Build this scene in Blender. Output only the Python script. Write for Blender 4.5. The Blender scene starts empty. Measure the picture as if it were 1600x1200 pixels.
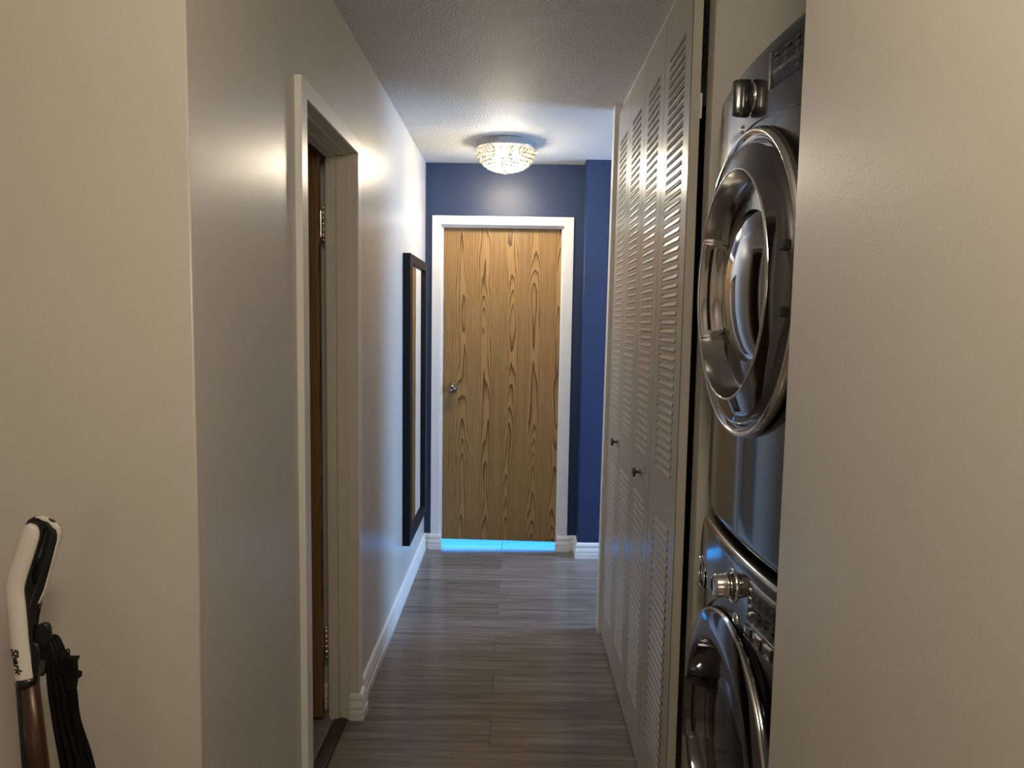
import bpy, bmesh, math, random
from mathutils import Vector, Matrix
random.seed(7)
S = bpy.context.scene
C = S.collection
PI = math.pi

# ------------------------------------------------------------------ camera, world, lights, exposure
cam_d = bpy.data.cameras.new('camera')
cam_d.sensor_width = 36.0
cam_d.lens = 1120.0 / 1600.0 * 36.0
cam_d.clip_start = 0.02
cam = bpy.data.objects.new('camera', cam_d)
C.objects.link(cam)
RX, DN, FW = (0.99986663, 0.00524708, 0.01546562), (0.01586976, -0.08857779, -0.99594283), (-0.00385588, 0.99605544, -0.08864924)
cam.matrix_world = Matrix(((RX[0], -DN[0], -FW[0], 0.0), (RX[1], -DN[1], -FW[1], 0.0), (RX[2], -DN[2], -FW[2], 1.478), (0, 0, 0, 1)))
S.camera = cam

w = bpy.data.worlds.new('world')
S.world = w
w.use_nodes = True
w.node_tree.nodes['Background'].inputs[0].default_value = (0.6, 0.75, 1.0, 1)
w.node_tree.nodes['Background'].inputs[1].default_value = 0.3

S.view_settings.view_transform = 'Standard'
S.view_settings.look = 'None'
S.view_settings.exposure = 0.3
S.cycles.max_bounces = 12
S.cycles.diffuse_bounces = 8
S.cycles.glossy_bounces = 6
S.cycles.transparent_max_bounces = 24
S.view_settings.gamma = 1.0
S.view_settings.use_curve_mapping = False


def area(name, loc, target, sx, sy, power, col):
    l = bpy.data.lights.new(name, 'AREA')
    l.shape = 'RECTANGLE'
    l.size, l.size_y, l.energy, l.color = sx, sy, power, col
    o = bpy.data.objects.new(name, l)
    C.objects.link(o)
    o.location = loc
    o.rotation_euler = (Vector(target) - Vector(loc)).to_track_quat('-Z', 'Z').to_euler()
    return o


def point(name, loc, r, power, col):
    l = bpy.data.lights.new(name, 'POINT')
    l.shadow_soft_size, l.energy, l.color = r, power, col
    o = bpy.data.objects.new(name, l)
    C.objects.link(o)
    o.location = loc
    return o


# warm ceiling lamp of the entry, above the camera and out of view
point('entry_lamp_light', (0.02, 0.08, 2.20), 0.15, 24, (1.0, 0.865, 0.68))
# added warm fill behind and left of the camera, lifts the lower walls
point('entry_fill_light', (-0.60, -2.4, 1.25), 0.6, 10, (1.0, 0.865, 0.68))
# daylight through the window of the side room on the right
area('side_window_light', (2.93, 3.86, 1.35), (0.0, 3.80, 0.95), 0.80, 1.5, 140, (0.33, 0.57, 1.0))
# daylight through the window of the bedroom behind the far door
area('bedroom_window_light', (-0.1, 7.40, 1.35), (-0.1, 4.6, 0.0), 1.7, 1.5, 75, (0.025, 0.34, 1.0))
# bulbs of the crystal ceiling light
LX, LY = -0.067, 4.0
for k in range(3):
    a = 2 * PI * k / 3 + 0.4
    point('ceiling_light_bulb_light', (LX + 0.06 * math.cos(a), LY + 0.06 * math.sin(a), 2.318), 0.05, 16.5, (1.0, 0.87, 0.66))


# ------------------------------------------------------------------ materials
def new_mat(name):
    m = bpy.data.materials.new(name)
    m.use_nodes = True
    nt = m.node_tree
    return m, nt, nt.nodes, nt.links, nt.nodes['Principled BSDF']


def plain(name, col, rough=0.5, metal=0.0, spec=0.5, coat=0.0, noise=0.0, scale=40.0, bump=0.0, bscale=200.0, bdist=0.002):
    m, nt, N, L, p = new_mat(name)
    p.inputs['Base Color'].default_value = (*col, 1)
    p.inputs['Roughness'].default_value = rough
    p.inputs['Metallic'].default_value = metal
    p.inputs['Specular IOR Level'].default_value = spec
    p.inputs['Coat Weight'].default_value = coat
    p.inputs['Coat Roughness'].default_value = 0.05
    tc = N.new('ShaderNodeTexCoord')
    if noise:
        n = N.new('ShaderNodeTexNoise')
        n.inputs['Scale'].default_value = scale
        n.inputs['Detail'].default_value = 4
        L.new(tc.outputs['Object'], n.inputs['Vector'])
        r = N.new('ShaderNodeMapRange')
        r.inputs[1].default_value = 0.3
        r.inputs[2].default_value = 0.7
        r.inputs[3].default_value = 1 - noise
        r.inputs[4].default_value = 1 + noise
        L.new(n.outputs['Fac'], r.inputs[0])
        mx = N.new('ShaderNodeVectorMath')
        mx.operation = 'SCALE'
        mx.inputs[0].default_value = col
        L.new(r.outputs[0], mx.inputs['Scale'])
        L.new(mx.outputs[0], p.inputs['Base Color'])
    if bump:
        n = N.new('ShaderNodeTexNoise')
        n.inputs['Scale'].default_value = bscale
        n.inputs['Detail'].default_value = 3
        L.new(tc.outputs['Object'], n.inputs['Vector'])
        b = N.new('ShaderNodeBump')
        b.inputs['Strength'].default_value = bump
        b.inputs['Distance'].default_value = bdist
        L.new(n.outputs['Fac'], b.inputs['Height'])
        L.new(b.outputs[0], p.inputs['Normal'])
    return m


M = {}
M['wall'] = plain('warm_grey_wall_paint', (0.60, 0.565, 0.505), 0.31, spec=0.5, noise=0.02, scale=3, bump=0.16, bscale=250, bdist=0.002)
M['navy'] = plain('navy_wall_paint', (0.016, 0.036, 0.096), 0.42, spec=0.45, noise=0.05, scale=5, bump=0.16, bscale=250, bdist=0.002)
M['trim'] = plain('white_trim_paint', (0.80, 0.78, 0.74), 0.33, noise=0.02, scale=15)
M['cream_trim'] = plain('cream_trim_paint', (0.66, 0.61, 0.52), 0.38, noise=0.03, scale=15)
M['steel_door'] = plain('greige_enamel', (0.50, 0.465, 0.395), 0.30, spec=0.5, noise=0.02, scale=20)
M['black_frame'] = plain('black_lacquer', (0.004, 0.004, 0.006), 0.5, spec=0.25)
M['mirror'] = plain('mirror_glass', (0.9, 0.92, 0.92), 0.01, metal=1.0)
M['chrome'] = plain('chrome', (0.82, 0.80, 0.77), 0.09, metal=1.0)
M['bronze'] = plain('dark_bronze', (0.11, 0.075, 0.055), 0.28, metal=1.0)
M['antique_brass'] = plain('antique_brass', (0.21, 0.18, 0.115), 0.28, metal=1.0)
M['graphite'] = plain('graphite_enamel', (0.082, 0.078, 0.076), 0.17, metal=0.75, coat=0.6)
M['graphite_side'] = plain('graphite_cabinet', (0.035, 0.035, 0.038), 0.4, metal=0.3)
M['gloss_black'] = plain('gloss_dark_ring', (0.17, 0.172, 0.18), 0.06, metal=0.95, coat=0.5)
M['dark_chrome'] = plain('dark_chrome', (0.20, 0.20, 0.215), 0.10, metal=1.0)
M['funnel'] = plain('silver_grey_funnel', (0.46, 0.45, 0.44), 0.16, metal=1.0)
M['dome'] = plain('smoked_dome', (0.46, 0.47, 0.50), 0.07, metal=1.0)
M['black_glass'] = plain('black_glass', (0.006, 0.006, 0.007), 0.05, spec=0.6)
M['display'] = plain('dark_display', (0.02, 0.019, 0.018), 0.22)
M['print'] = plain('grey_print', (0.060, 0.055, 0.048), 0.5)
M['rubber'] = plain('black_rubber', (0.008, 0.008, 0.008), 0.5)
M['black_plastic'] = plain('black_plastic', (0.010, 0.010, 0.010), 0.30)
M['cord'] = plain('black_cord', (0.004, 0.004, 0.004), 0.6, spec=0.15)
M['white_plastic'] = plain('white_plastic', (0.74, 0.70, 0.63), 0.25)
M['wand'] = plain('bronze_wand', (0.085, 0.048, 0.028), 0.34, metal=0.55)
M['tile'] = plain('grey_tile', (0.24, 0.225, 0.20), 0.35, noise=0.12, scale=14)
M['grout'] = plain('light_grout', (0.42, 0.40, 0.36), 0.8)
M['threshold'] = plain('dark_wood_threshold', (0.045, 0.034, 0.030), 0.4, noise=0.2, scale=60)
M['dark'] = plain('closet_shade', (0.03, 0.028, 0.025), 0.8)  # near-black colour stands in for the shade inside the closet
M['subfloor'] = plain('dark_subfloor', (0.025, 0.022, 0.019), 0.7)
M['ink'] = plain('black_ink', (0.008, 0.008, 0.010), 0.35)
M['outer'] = plain('side_room_paint', (0.60, 0.60, 0.60), 0.6)


def emit(name, col, strength):
    m, nt, N, L, p = new_mat(name)
    p.inputs['Base Color'].default_value = (*col, 1)
    p.inputs['Emission Color'].default_value = (*col, 1)
    p.inputs['Emission Strength'].default_value = strength
    return m


M['bulb'] = emit('lit_bulb', (1.0, 0.92, 0.76), 9)


def crystal():
    m, nt, N, L, p = new_mat('lit_crystal')
    N.remove(p)
    out = N['Material Output']
    tr = N.new('ShaderNodeBsdfTransparent')
    tr.inputs[0].default_value = (1, 0.99, 0.96, 1)
    gl = N.new('ShaderNodeBsdfGlossy')
    gl.inputs[0].default_value = (0.6, 0.6, 0.6, 1)
    gl.inputs['Roughness'].default_value = 0.08
    tl = N.new('ShaderNodeBsdfTranslucent')
    tl.inputs[0].default_value = (0.2, 0.195, 0.175, 1)
    m1 = N.new('ShaderNodeMixShader')
    m1.inputs[0].default_value = 0.62
    m2 = N.new('ShaderNodeMixShader')
    fr = N.new('ShaderNodeFresnel')
    fr.inputs[0].default_value = 1.55
    L.new(tr.outputs[0], m1.inputs[1])
    L.new(tl.outputs[0], m1.inputs[2])
    L.new(fr.outputs[0], m2.inputs[0])
    L.new(m1.outputs[0], m2.inputs[1])
    L.new(gl.outputs[0], m2.inputs[2])
    L.new(m2.outputs[0], out.inputs[0])
    return m


M['crystal'] = crystal()


def ceiling_mat():
    m, nt, N, L, p = new_mat('popcorn_ceiling')
    p.inputs['Base Color'].default_value = (0.66, 0.65, 0.63, 1)
    p.inputs['Roughness'].default_value = 0.55
    p.inputs['Specular IOR Level'].default_value = 0.12
    tc = N.new('ShaderNodeTexCoord')
    n = N.new('ShaderNodeTexNoise')
    n.inputs['Scale'].default_value = 90
    n.inputs['Detail'].default_value = 5
    n.inputs['Roughness'].default_value = 0.62
    v = N.new('ShaderNodeTexVoronoi')
    v.inputs['Scale'].default_value = 135
    L.new(tc.outputs['Object'], n.inputs['Vector'])
    L.new(tc.outputs['Object'], v.inputs['Vector'])
    mr = N.new('ShaderNodeMath')
    mr.operation = 'MULTIPLY_ADD'
    mr.inputs[1].default_value = -0.7
    L.new(v.outputs['Distance'], mr.inputs[0])
    L.new(n.outputs['Fac'], mr.inputs[2])
    b = N.new('ShaderNodeBump')
    b.inputs['Strength'].default_value = 0.85
    b.inputs['Distance'].default_value = 0.009
    L.new(mr.outputs[0], b.inputs['Height'])
    L.new(b.outputs[0], p.inputs['Normal'])
    return m


M['ceiling'] = ceiling_mat()


def math_node(N, L, op, a, b=None, c=None):
    n = N.new('ShaderNodeMath')
    n.operation = op
    for i, v in enumerate((a, b, c)):
        if v is None:
            continue
        if isinstance(v, (int, float)):
            n.inputs[i].default_value = v
        else:
            L.new(v, n.inputs[i])
    return n.outputs[0]


def ramp(N, L, fac, stops):
    r = N.new('ShaderNodeValToRGB')
    while len(r.color_ramp.elements) < len(stops):
        r.color_ramp.elements.new(0.5)
    for e, (pos, col) in zip(r.color_ramp.elements, stops):
        e.position = pos
        e.color = (*col, 1)
    L.new(fac, r.inputs[0])
    return r.outputs[0]


def oak(name, light, mid, darkc, axis='X', rough=0.38):
    """flat-sawn oak: stacked cathedral arches plus fine pores, grain along z"""
    m, nt, N, L, p = new_mat(name)
    tc = N.new('ShaderNodeTexCoord')
    sp = N.new('ShaderNodeSeparateXYZ')
    L.new(tc.outputs['Object'], sp.inputs[0])
    x, z = sp.outputs[axis], sp.outputs['Z']

    def noise(sx, sz, scale, detail=3, off=0.0):
        cb = N.new('ShaderNodeCombineXYZ')
        L.new(math_node(N, L, 'MULTIPLY', x, sx), cb.inputs[0])
        L.new(math_node(N, L, 'MULTIPLY', z, sz), cb.inputs[1])
        cb.inputs[2].default_value = off
        n = N.new('ShaderNodeTexNoise')
        n.inputs['Scale'].default_value = scale
        n.inputs['Detail'].default_value = detail
        L.new(cb.outputs[0], n.inputs['Vector'])
        return math_node(N, L, 'SUBTRACT', n.outputs['Fac'], 0.5)
    xw = math_node(N, L, 'ADD', x, math_node(N, L, 'MULTIPLY', noise(1.5, 0.7, 1.0, 1, 3.0), 0.11))
    # strips 0.17 m wide, local coordinate in -0.5..0.5
    q = math_node(N, L, 'DIVIDE', math_node(N, L, 'ADD', xw, 5.035), 0.152)
    cell = math_node(N, L, 'FLOOR', q)
    lx = math_node(N, L, 'SUBTRACT', math_node(N, L, 'FRACT', q), 0.5)
    par = math_node(N, L, 'MULTIPLY', lx, lx)
    wob = math_node(N, L, 'MULTIPLY', noise(3.0, 0.50, 1.6, 2, 7.0), 17.0)
    fine = math_node(N, L, 'MULTIPLY', noise(26, 1.6, 1.0, 3, 1.0), 1.5)
    f = math_node(N, L, 'MULTIPLY_ADD', par, 32.0, math_node(N, L, 'MULTIPLY', z, 3.6))
    f = math_node(N, L, 'ADD', f, math_node(N, L, 'MULTIPLY', cell, 3.37))
    f = math_node(N, L, 'ADD', f, math_node(N, L, 'ADD', wob, fine))
    fr = math_node(N, L, 'FRACT', f)
    # sharp late-wood edge
    line = math_node(N, L, 'POWER', fr, 3.2)
    vq = math_node(N, L, 'MULTIPLY_ADD', xw, 92.0, math_node(N, L, 'MULTIPLY', noise(7.0, 0.6, 1.0, 3, 11.0), 9.0))
    vert = math_node(N, L, 'POWER', math_node(N, L, 'FRACT', vq), 3.0)
    pores = noise(240, 4.5, 1.0, 2, 5.0)
    streak = noise(40, 0.8, 1.0, 3, 9.0)
    fac = math_node(N, L, 'ADD', math_node(N, L, 'MULTIPLY_ADD', line, 0.85, math_node(N, L, 'MULTIPLY', vert, 0.42)), math_node(N, L, 'MULTIPLY', pores, 0.6))
    fac = math_node(N, L, 'ADD', fac, math_node(N, L, 'MULTIPLY_ADD', streak, 0.45, 0.06))
    col = ramp(N, L, fac, [(0.10, light), (0.42, mid), (0.80, darkc)])
    L.new(col, p.inputs['Base Color'])
    p.inputs['Roughness'].default_value = rough
    b = N.new('ShaderNodeBump')
    b.inputs['Strength'].default_value = 0.12
    b.inputs['Distance'].default_value = 0.001
    L.new(fac, b.inputs['Height'])
    L.new(b.outputs[0], p.inputs['Normal'])
    return m


M['oak'] = oak('golden_oak_veneer', (0.40, 0.235, 0.085), (0.285, 0.158, 0.050), (0.085, 0.036, 0.009))
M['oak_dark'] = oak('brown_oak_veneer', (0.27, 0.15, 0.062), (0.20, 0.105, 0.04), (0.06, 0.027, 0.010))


def laminate():
    m, nt, N, L, p = new_mat('grey_brown_laminate')
    tc = N.new('ShaderNodeTexCoord')
    oi = N.new('ShaderNodeObjectInfo')
    g = N.new('ShaderNodeNewGeometry')

    def noise(sx, sy, detail, rough=0.55):
        mp = N.new('ShaderNodeMapping')
        mp.inputs['Scale'].default_value = (sx, sy, 1)
        ad = N.new('ShaderNodeVectorMath')
        ad.operation = 'ADD'
        cb = N.new('ShaderNodeCombineXYZ')
        L.new(math_node(N, L, 'MULTIPLY', oi.outputs['Random'], 31.0), cb.inputs[0])
        L.new(math_node(N, L, 'MULTIPLY', oi.outputs['Random'], 17.0), cb.inputs[1])
        L.new(g.outputs['Position'], ad.inputs[0])
        L.new(cb.outputs[0], ad.inputs[1])
        L.new(ad.outputs[0], mp.inputs[0])
        n = N.new('ShaderNodeTexNoise')
        n.inputs['Scale'].default_value = 1.0
        n.inputs['Detail'].default_value = detail
        n.inputs['Roughness'].default_value = rough
        L.new(mp.outputs[0], n.inputs['Vector'])
        return n.outputs['Fac']
    a = noise(2.2, 42, 6, 0.62)
    b_ = noise(9, 190, 3)
    t = math_node(N, L, 'ADD', math_node(N, L, 'MULTIPLY', a, 0.9), math_node(N, L, 'MULTIPLY', b_, 0.35))
    t = math_node(N, L, 'ADD', t, math_node(N, L, 'MULTIPLY_ADD', oi.outputs['Random'], 0.14, -0.20))
    col = ramp(N, L, t, [(0.22, (0.085, 0.066, 0.054)), (0.48, (0.18, 0.148, 0.124)), (0.72, (0.29, 0.248, 0.215))])
    L.new(col, p.inputs['Base Color'])
    p.inputs['Roughness'].default_value = 0.22
    p.inputs['Specular IOR Level'].default_value = 0.45
    bp = N.new('ShaderNodeBump')
    bp.inputs['Strength'].default_value = 0.10
    bp.inputs['Distance'].default_value = 0.001
    L.new(t, bp.inputs['Height'])
    L.new(bp.outputs[0], p.inputs['Normal'])
    return m


M['laminate'] = laminate()


# ------------------------------------------------------------------ geometry helpers
class MB:
    """collects shapes (world coordinates) into one bmesh"""

    def __init__(self):
        self.bm = bmesh.new()
        self.mats = []
        self.cur = 0

    def mat(self, m):
        if m not in self.mats:
            self.mats.append(m)
        self.cur = self.mats.index(m)
        return self

    def _face(self, vs, smooth=False):
        try:
            f = self.bm.faces.new(vs)
        except ValueError:
            return None
        f.material_index = self.cur
        f.smooth = smooth
        return f

    def box(self, x0, x1, y0, y1, z0, z1, bevel=0.0, seg=2, edges=None):
        x0, x1 = min(x0, x1), max(x0, x1)
        y0, y1 = min(y0, y1), max(y0, y1)
        z0, z1 = min(z0, z1), max(z0, z1)
        v = [self.bm.verts.new(c) for c in ((x0, y0, z0), (x1, y0, z0), (x1, y1, z0), (x0, y1, z0), (x0, y0, z1), (x1, y0, z1), (x1, y1, z1), (x0, y1, z1))]
        fs = [self._face([v[i] for i in q]) for q in ((3, 2, 1, 0), (4, 5, 6, 7), (0, 1, 5, 4), (1, 2, 6, 5), (2, 3, 7, 6), (3, 0, 4, 7))]
        if bevel:
            es = {e for f in fs for e in f.edges}
            if edges == 'z':
                es = {e for e in es if abs(e.verts[0].co.z - e.verts[1].co.z) > 1e-6}
            elif edges:
                es = {e for e in es if all(edges(v.co) for v in e.verts)}
            r = bmesh.ops.bevel(self.bm, geom=list(es), offset=bevel, segments=seg, affect='EDGES', profile=0.5)
            for f in r['faces']:
                f.material_index = self.cur
                f.smooth = True
        return self

    def loft(self, rings, closed=True, cap=True, smooth=True):
        R = [[self.bm.verts.new(p) for p in ring] for ring in rings]
        n = len(R[0])
        for a, b in zip(R[:-1], R[1:]):
            for i in range(n if closed else n - 1):
                j = (i + 1) % n
                self._face((a[i], a[j], b[j], b[i]), smooth)
        if cap and closed:
            self._face(R[0][::-1])
            self._face(R[-1])
        return self

    def tube(self, pts, rad, n=12, cap=True, sx=1.0, up=None):
        """round tube along points; rad a number or one per point; sx squashes across"""
        pts = [Vector(p) for p in pts]
        rs = rad if isinstance(rad, (list, tuple)) else [rad] * len(pts)
        rings = []
        ref = Vector(up) if up else Vector((0, 1, 0))
        for i, p in enumerate(pts):
            t = (pts[min(i + 1, len(pts) - 1)] - pts[max(i - 1, 0)]).normalized()
            u = ref - t * ref.dot(t)
            if u.length < 1e-4:
                u = Vector((1, 0, 0)) - t * t.x
            u.normalize()
            ref = u
            v = t.cross(u)
            rings.append([p + (u * math.cos(2 * PI * k / n) * sx + v * math.sin(2 * PI * k / n)) * rs[i] for k in range(n)])
        return self.loft(rings, True, cap)

    def lathe(self, prof, origin, axis='z', n=48, a0=0.0, a1=2 * PI, cap=False):
        """prof (r, h); axis z: h up, axis -x: h towards -x, axis -y: h towards -y"""
        ox, oy, oz = origin
        full = abs(a1 - a0 - 2 * PI) < 1e-6
        m = n if full else n + 1
        rings = []
        for r, h in prof:
            ring = []
            for k in range(m):
                a = a0 + (a1 - a0) * k / n
                c, s = r * math.cos(a), r * math.sin(a)
                ring.append({'z': (ox + c, oy + s, oz + h), '-x': (ox - h, oy + c, oz + s), '-y': (ox + c, oy - h, oz + s)}[axis])
            rings.append(ring)
        return self.loft(rings, full, cap)

    def prism(self, outline, d, smooth=False):
        """outline: list of 3-D points; d: extrusion vector"""
        d = Vector(d)
        a = [Vector(p) for p in outline]
        return self.loft([a, [p + d for p in a]], True, True, smooth)

    def build(self, name, parent=None, base=None):
        o_ = Vector(parent_world(parent)) if parent else Vector(base or (0, 0, 0))
        bmesh.ops.recalc_face_normals(self.bm, faces=self.bm.faces[:])
        for v in self.bm.verts:
            v.co -= o_
        me = bpy.data.meshes.new(name)
        self.bm.to_mesh(me)
        self.bm.free()
        for m in self.mats:
            me.materials.append(M[m])
        ob = bpy.data.objects.new(name, me)
        C.objects.link(ob)
        if parent:
            ob.parent = parent
        else:
            ob.location = o_
        return ob


def parent_world(p):
    v = Vector((0, 0, 0))
    while p:
        v += Vector(p.location)
        p = p.parent
    return v


def mb(m):
    return MB().mat(m)


def thing(name, label, cat, loc, group=None):
    o = bpy.data.objects.new(name, None)
    C.objects.link(o)
    o.empty_display_size = 0.1
    o.location = loc
    o['label'], o['category'] = label, cat
    if group:
        o['group'] = group
    return o


def struct(o, label, cat=None):
    o['kind'] = 'structure'
    o['label'] = label
    if cat:
        o['category'] = cat
    return o


def empty_struct(name, label, loc, cat=None):
    o = bpy.data.objects.new(name, None)
    C.objects.link(o)
    o.location = loc
    return struct(o, label, cat)


def sweep_profile(m, path, prof, up=(0, 0, 1)):
    """moulding: prof (out, z) swept along a floor path; 'out' is to the left of travel; mitred corners"""
    n = len(path)
    rings = []
    for i, p in enumerate(path):
        p = Vector((p[0], p[1], 0))
        d0 = (p - Vector((*path[i - 1][:2], 0))).normalized() if i else None
        d1 = (Vector((*path[i + 1][:2], 0)) - p).normalized() if i < n - 1 else None
        d0 = d0 or d1
        d1 = d1 or d0
        n0, n1 = Vector((-d0.y, d0.x, 0)), Vector((-d1.y, d1.x, 0))
        b = (n0 + n1).normalized()
        k = 1 / max(0.3, b.dot(n0))
        rings.append([p + b * k * o + Vector((0, 0, z)) for o, z in prof])
    return m.loft(rings, True, True, False)


CEIL = 2.44
XL = -0.571           # left wall
XR = 0.44             # louvred doors
YF = 4.53             # far wall

# ------------------------------------------------------------------ floor: slab and planks
b = mb('subfloor').box(-2.62, 3.0, 1.30, 7.5, -0.08, -0.002)
b.mat('laminate').box(-2.62, 3.0, -3.0, 1.30, -0.08, -0.002)
fl = b.build('floor')
struct(fl, 'grey brown laminate plank floor of the hallway')


def plank(x0, x1, y0, y1):
    g = 0.0006
    key = (round(x1 - x0, 3), round(y1 - y0, 3))
    if key not in plank.meshes:
        b = mb('laminate').box(-(x1 - x0) / 2 + g, (x1 - x0) / 2 - g, -(y1 - y0) / 2 + g, (y1 - y0) / 2 - g, -0.010, 0.0, bevel=0.0009, seg=1)
        o = b.build('plank')
        plank.meshes[key] = o.data
    else:
        o = bpy.data.objects.new('plank', plank.meshes[key])
        C.objects.link(o)
    o.parent = fl
    o.location = ((x0 + x1) / 2, (y0 + y1) / 2, 0)


plank.meshes = {}
PW = 0.1783
y = 2.373 - 6 * PW
k = -6
while y < 5.2:
    a = -0.598 if y < 2.5 else -0.66
    hi = 1.15
    if k % 2 == 0:
        cuts = [a, -0.068, hi]
    else:
        cuts = [a, 0.545, hi]
    if y + PW > YF:
        cuts[0] = -1.0
    if y < 1.3:
        cuts[0] = -0.598
    for c0, c1 in zip(cuts[:-1], cuts[1:]):
        plank(c0, c1, y, y + PW)
    if y + PW > 3.37 and y < 4.38:
        plank(1.15, 2.37, y, y + PW)
    y += PW
    k += 1

# ------------------------------------------------------------------ ceiling and walls
ce = mb('ceiling').box(-2.62, 3.0, -3.0, 7.5, CEIL, CEIL + 0.08).build('ceiling')
struct(ce, 'textured white popcorn ceiling over the hallway')

XI = -0.668           # bathroom side of the left wall
b = mb('wall')
b.box(XI, XL, 1.27, 1.905, 0, CEIL, bevel=0.0032, seg=3, edges=lambda c: c.x > -0.6 and c.y < 1.3)
b.box(XI, XL, 2.553, YF, 0, CEIL)
b.box(XI, XL, 1.905, 2.553, 2.065, CEIL)
struct(b.build('wall_left'), 'pale grey left hallway wall with the bathroom doorway')
b = mb('wall').box(-2.62, XI, 1.27, 1.37, 0, CEIL)
struct(b.build('wall_entry'), 'beige wall facing the camera behind the upright vacuum')
b = mb('navy')
b.box(-0.72, -0.497, YF, 4.64, 0, CEIL)
b.box(0.316, 0.408, YF, 4.64, 0, CEIL)
b.box(-0.497, 0.316, YF, 4.64, 2.087, CEIL)
struct(b.build('wall_far'), 'navy blue end wall around the oak door')
b = mb('navy').box(0.408, 3.0, 4.383, 4.64, 0, CEIL, bevel=0.003, edges='z')
struct(b.build('wall_niche'), 'bright navy blue wall projecting right of the end wall')
b = mb('wall').box(0.397, 1.25, -3.0, 1.045, 0, CEIL, bevel=0.003, edges='z')
struct(b.build('wall_right'), 'beige wall filling the right edge, beside the laundry alcove')
b = mb('wall').box(0.483, 1.25, 1.85, 1.912, 0, CEIL, bevel=0.002, edges='z')
struct(b.build('wall_divider'), 'narrow beige wall between the laundry alcove and the louvred closet')
# end wall of the closet, slightly out of plumb like the photograph
b = mb('trim').box(0.429, 1.25, 3.297, 3.365, 0, CEIL)
for v in b.bm.verts:
    if v.co.x < 0.6:
        v.co.x -= 0.016 * (1 - v.co.z / CEIL)
struct(b.build('wall_closet_end'), 'thin off white wall end at the far side of the louvred closet')
struct(mb('wall').box(1.25, 1.33, -3.0, 3.365, 0, CEIL).build('wall_alcove_back'), 'back wall of the laundry alcove')
struct(mb('dark').box(1.12, 1.25, 1.912, 3.297, 0, CEIL).box(0.485, 1.12, 3.286, 3.297, 0, CEIL).build('wall_closet_back_and_lining'), 'closet back wall with an added lining slab, coloured dark for the shade inside')  # second box: added lining over the white end wall, shade put into its colour
# bathroom, side room, bedroom and the room behind the camera
b = mb('wall')
b.box(-2.3, XI - 0.012, 2.60, 2.70, 0, CEIL)
b.box(-2.4, -2.3, 1.37, 2.70, 0, CEIL)
struct(b.build('wall_bathroom'), 'bathroom wall seen through the hinge gap')
b = mb('wall')
b.box(-2.70, -2.62, -3.0, 1.37, 0, CEIL)
b.box(-2.70, 1.33, -3.08, -3.0, 0, CEIL)
struct(b.build('wall_back'), 'beige walls of the entry room behind the camera')
b = mb('outer')
b.box(3.0, 3.08, 3.28, 3.42, 0, CEIL)
b.box(3.0, 3.08, 4.30, 4.64, 0, CEIL)
b.box(3.0, 3.08, 3.42, 4.30, 0, 0.58)
b.box(3.0, 3.08, 3.42, 4.30, 2.12, CEIL)
b.box(1.33, 3.0, 3.297, 3.365, 0, CEIL)
struct(b.build('wall_side_room'), 'walls of the side room right of the hallway end')
b = mb('outer')
b.box(-2.0, -1.9, 4.64, 7.5, 0, CEIL)
b.box(2.0, 2.1, 4.64, 7.5, 0, CEIL)
b.box(-2.0, -0.72, 4.54, 4.64, 0, CEIL)
b.box(-2.0, -0.97, 7.5, 7.6, 0, CEIL)
b.box(0.77, 2.1, 7.5, 7.6, 0, CEIL)
b.box(-0.97, 0.77, 7.5, 7.6, 0, 0.58)
b.box(-0.97, 0.77, 7.5, 7.6, 2.12, CEIL)
struct(b.build('wall_bedroom'), 'bedroom walls behind the oak door')


def window(name, x0, x1, y0, y1, z0, z1, label):
    wn = empty_struct(name, label, ((x0 + x1) / 2, (y0 + y1) / 2, z0))
    t = 0.05
    along_x = (x1 - x0) > (y1 - y0)
    b = mb('trim')
    if along_x:
        b.box(x0, x0 + t, y0, y1, z0, z1).box(x1 - t, x1, y0, y1, z0, z1).box(x0 + t, x1 - t, y0, y1, z0, z0 + t).box(x0 + t, x1 - t, y0, y1, z1 - t, z1)
    else:
        b.box(x0, x1, y0, y0 + t, z0, z1).box(x0, x1, y1 - t, y1, z0, z1).box(x0, x1, y0 + t, y1 - t, z0, z0 + t).box(x0, x1, y0 + t, y1 - t, z1 - t, z1)
    b.build('window_frame', wn)


window('window_1', 3.02, 3.07, 3.42, 4.30, 0.58, 2.12, 'window of the side room')
window('window_2', -0.97, 0.77, 7.52, 7.57, 0.58, 2.12, 'window of the bedroom behind the oak door')

# ------------------------------------------------------------------ bathroom doorway in the left wall
t1 = empty_struct('trim_1', 'off white casing and jamb around the bathroom doorway', (XL, 2.229, 0))
CF = XL + 0.018       # face of casing
b = mb('trim')
b.prism([(XL, 1.875, 0), (CF, 1.875, 0), (CF, 1.9245, 0), (XL, 1.9245, 0)], (0, 0, 2.09))
for v in b.bm.verts:
    if v.co.y > 1.9 and v.co.z > 1:
        v.co.z -= 0.045
b.build('casing', t1)
b = mb('trim')
b.prism([(XL, 2.5335, 0), (CF, 2.5335, 0), (CF, 2.583, 0), (XL, 2.583, 0)], (0, 0, 2.09))
for v in b.bm.verts:
    if v.co.y < 2.55 and v.co.z > 1:
        v.co.z -= 0.045
b.build('casing', t1)
b = mb('trim')
b.prism([(XL, 1.876, 2.09), (XL, 2.582, 2.09), (XL, 2.533, 2.045), (XL, 1.925, 2.045)], (0.0182, 0, 0))
b.build('casing', t1)
b = mb('cream_trim')
b.box(XI, CF - 0.003, 1.905, 1.928, 0, 2.066)
b.box(XI, CF - 0.003, 2.530, 2.553, 0, 2.066)
b.box(XI, CF - 0.003, 1.928, 2.530, 2.043, 2.066)
b.build('jamb', t1)
b = mb('cream_trim')
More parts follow.
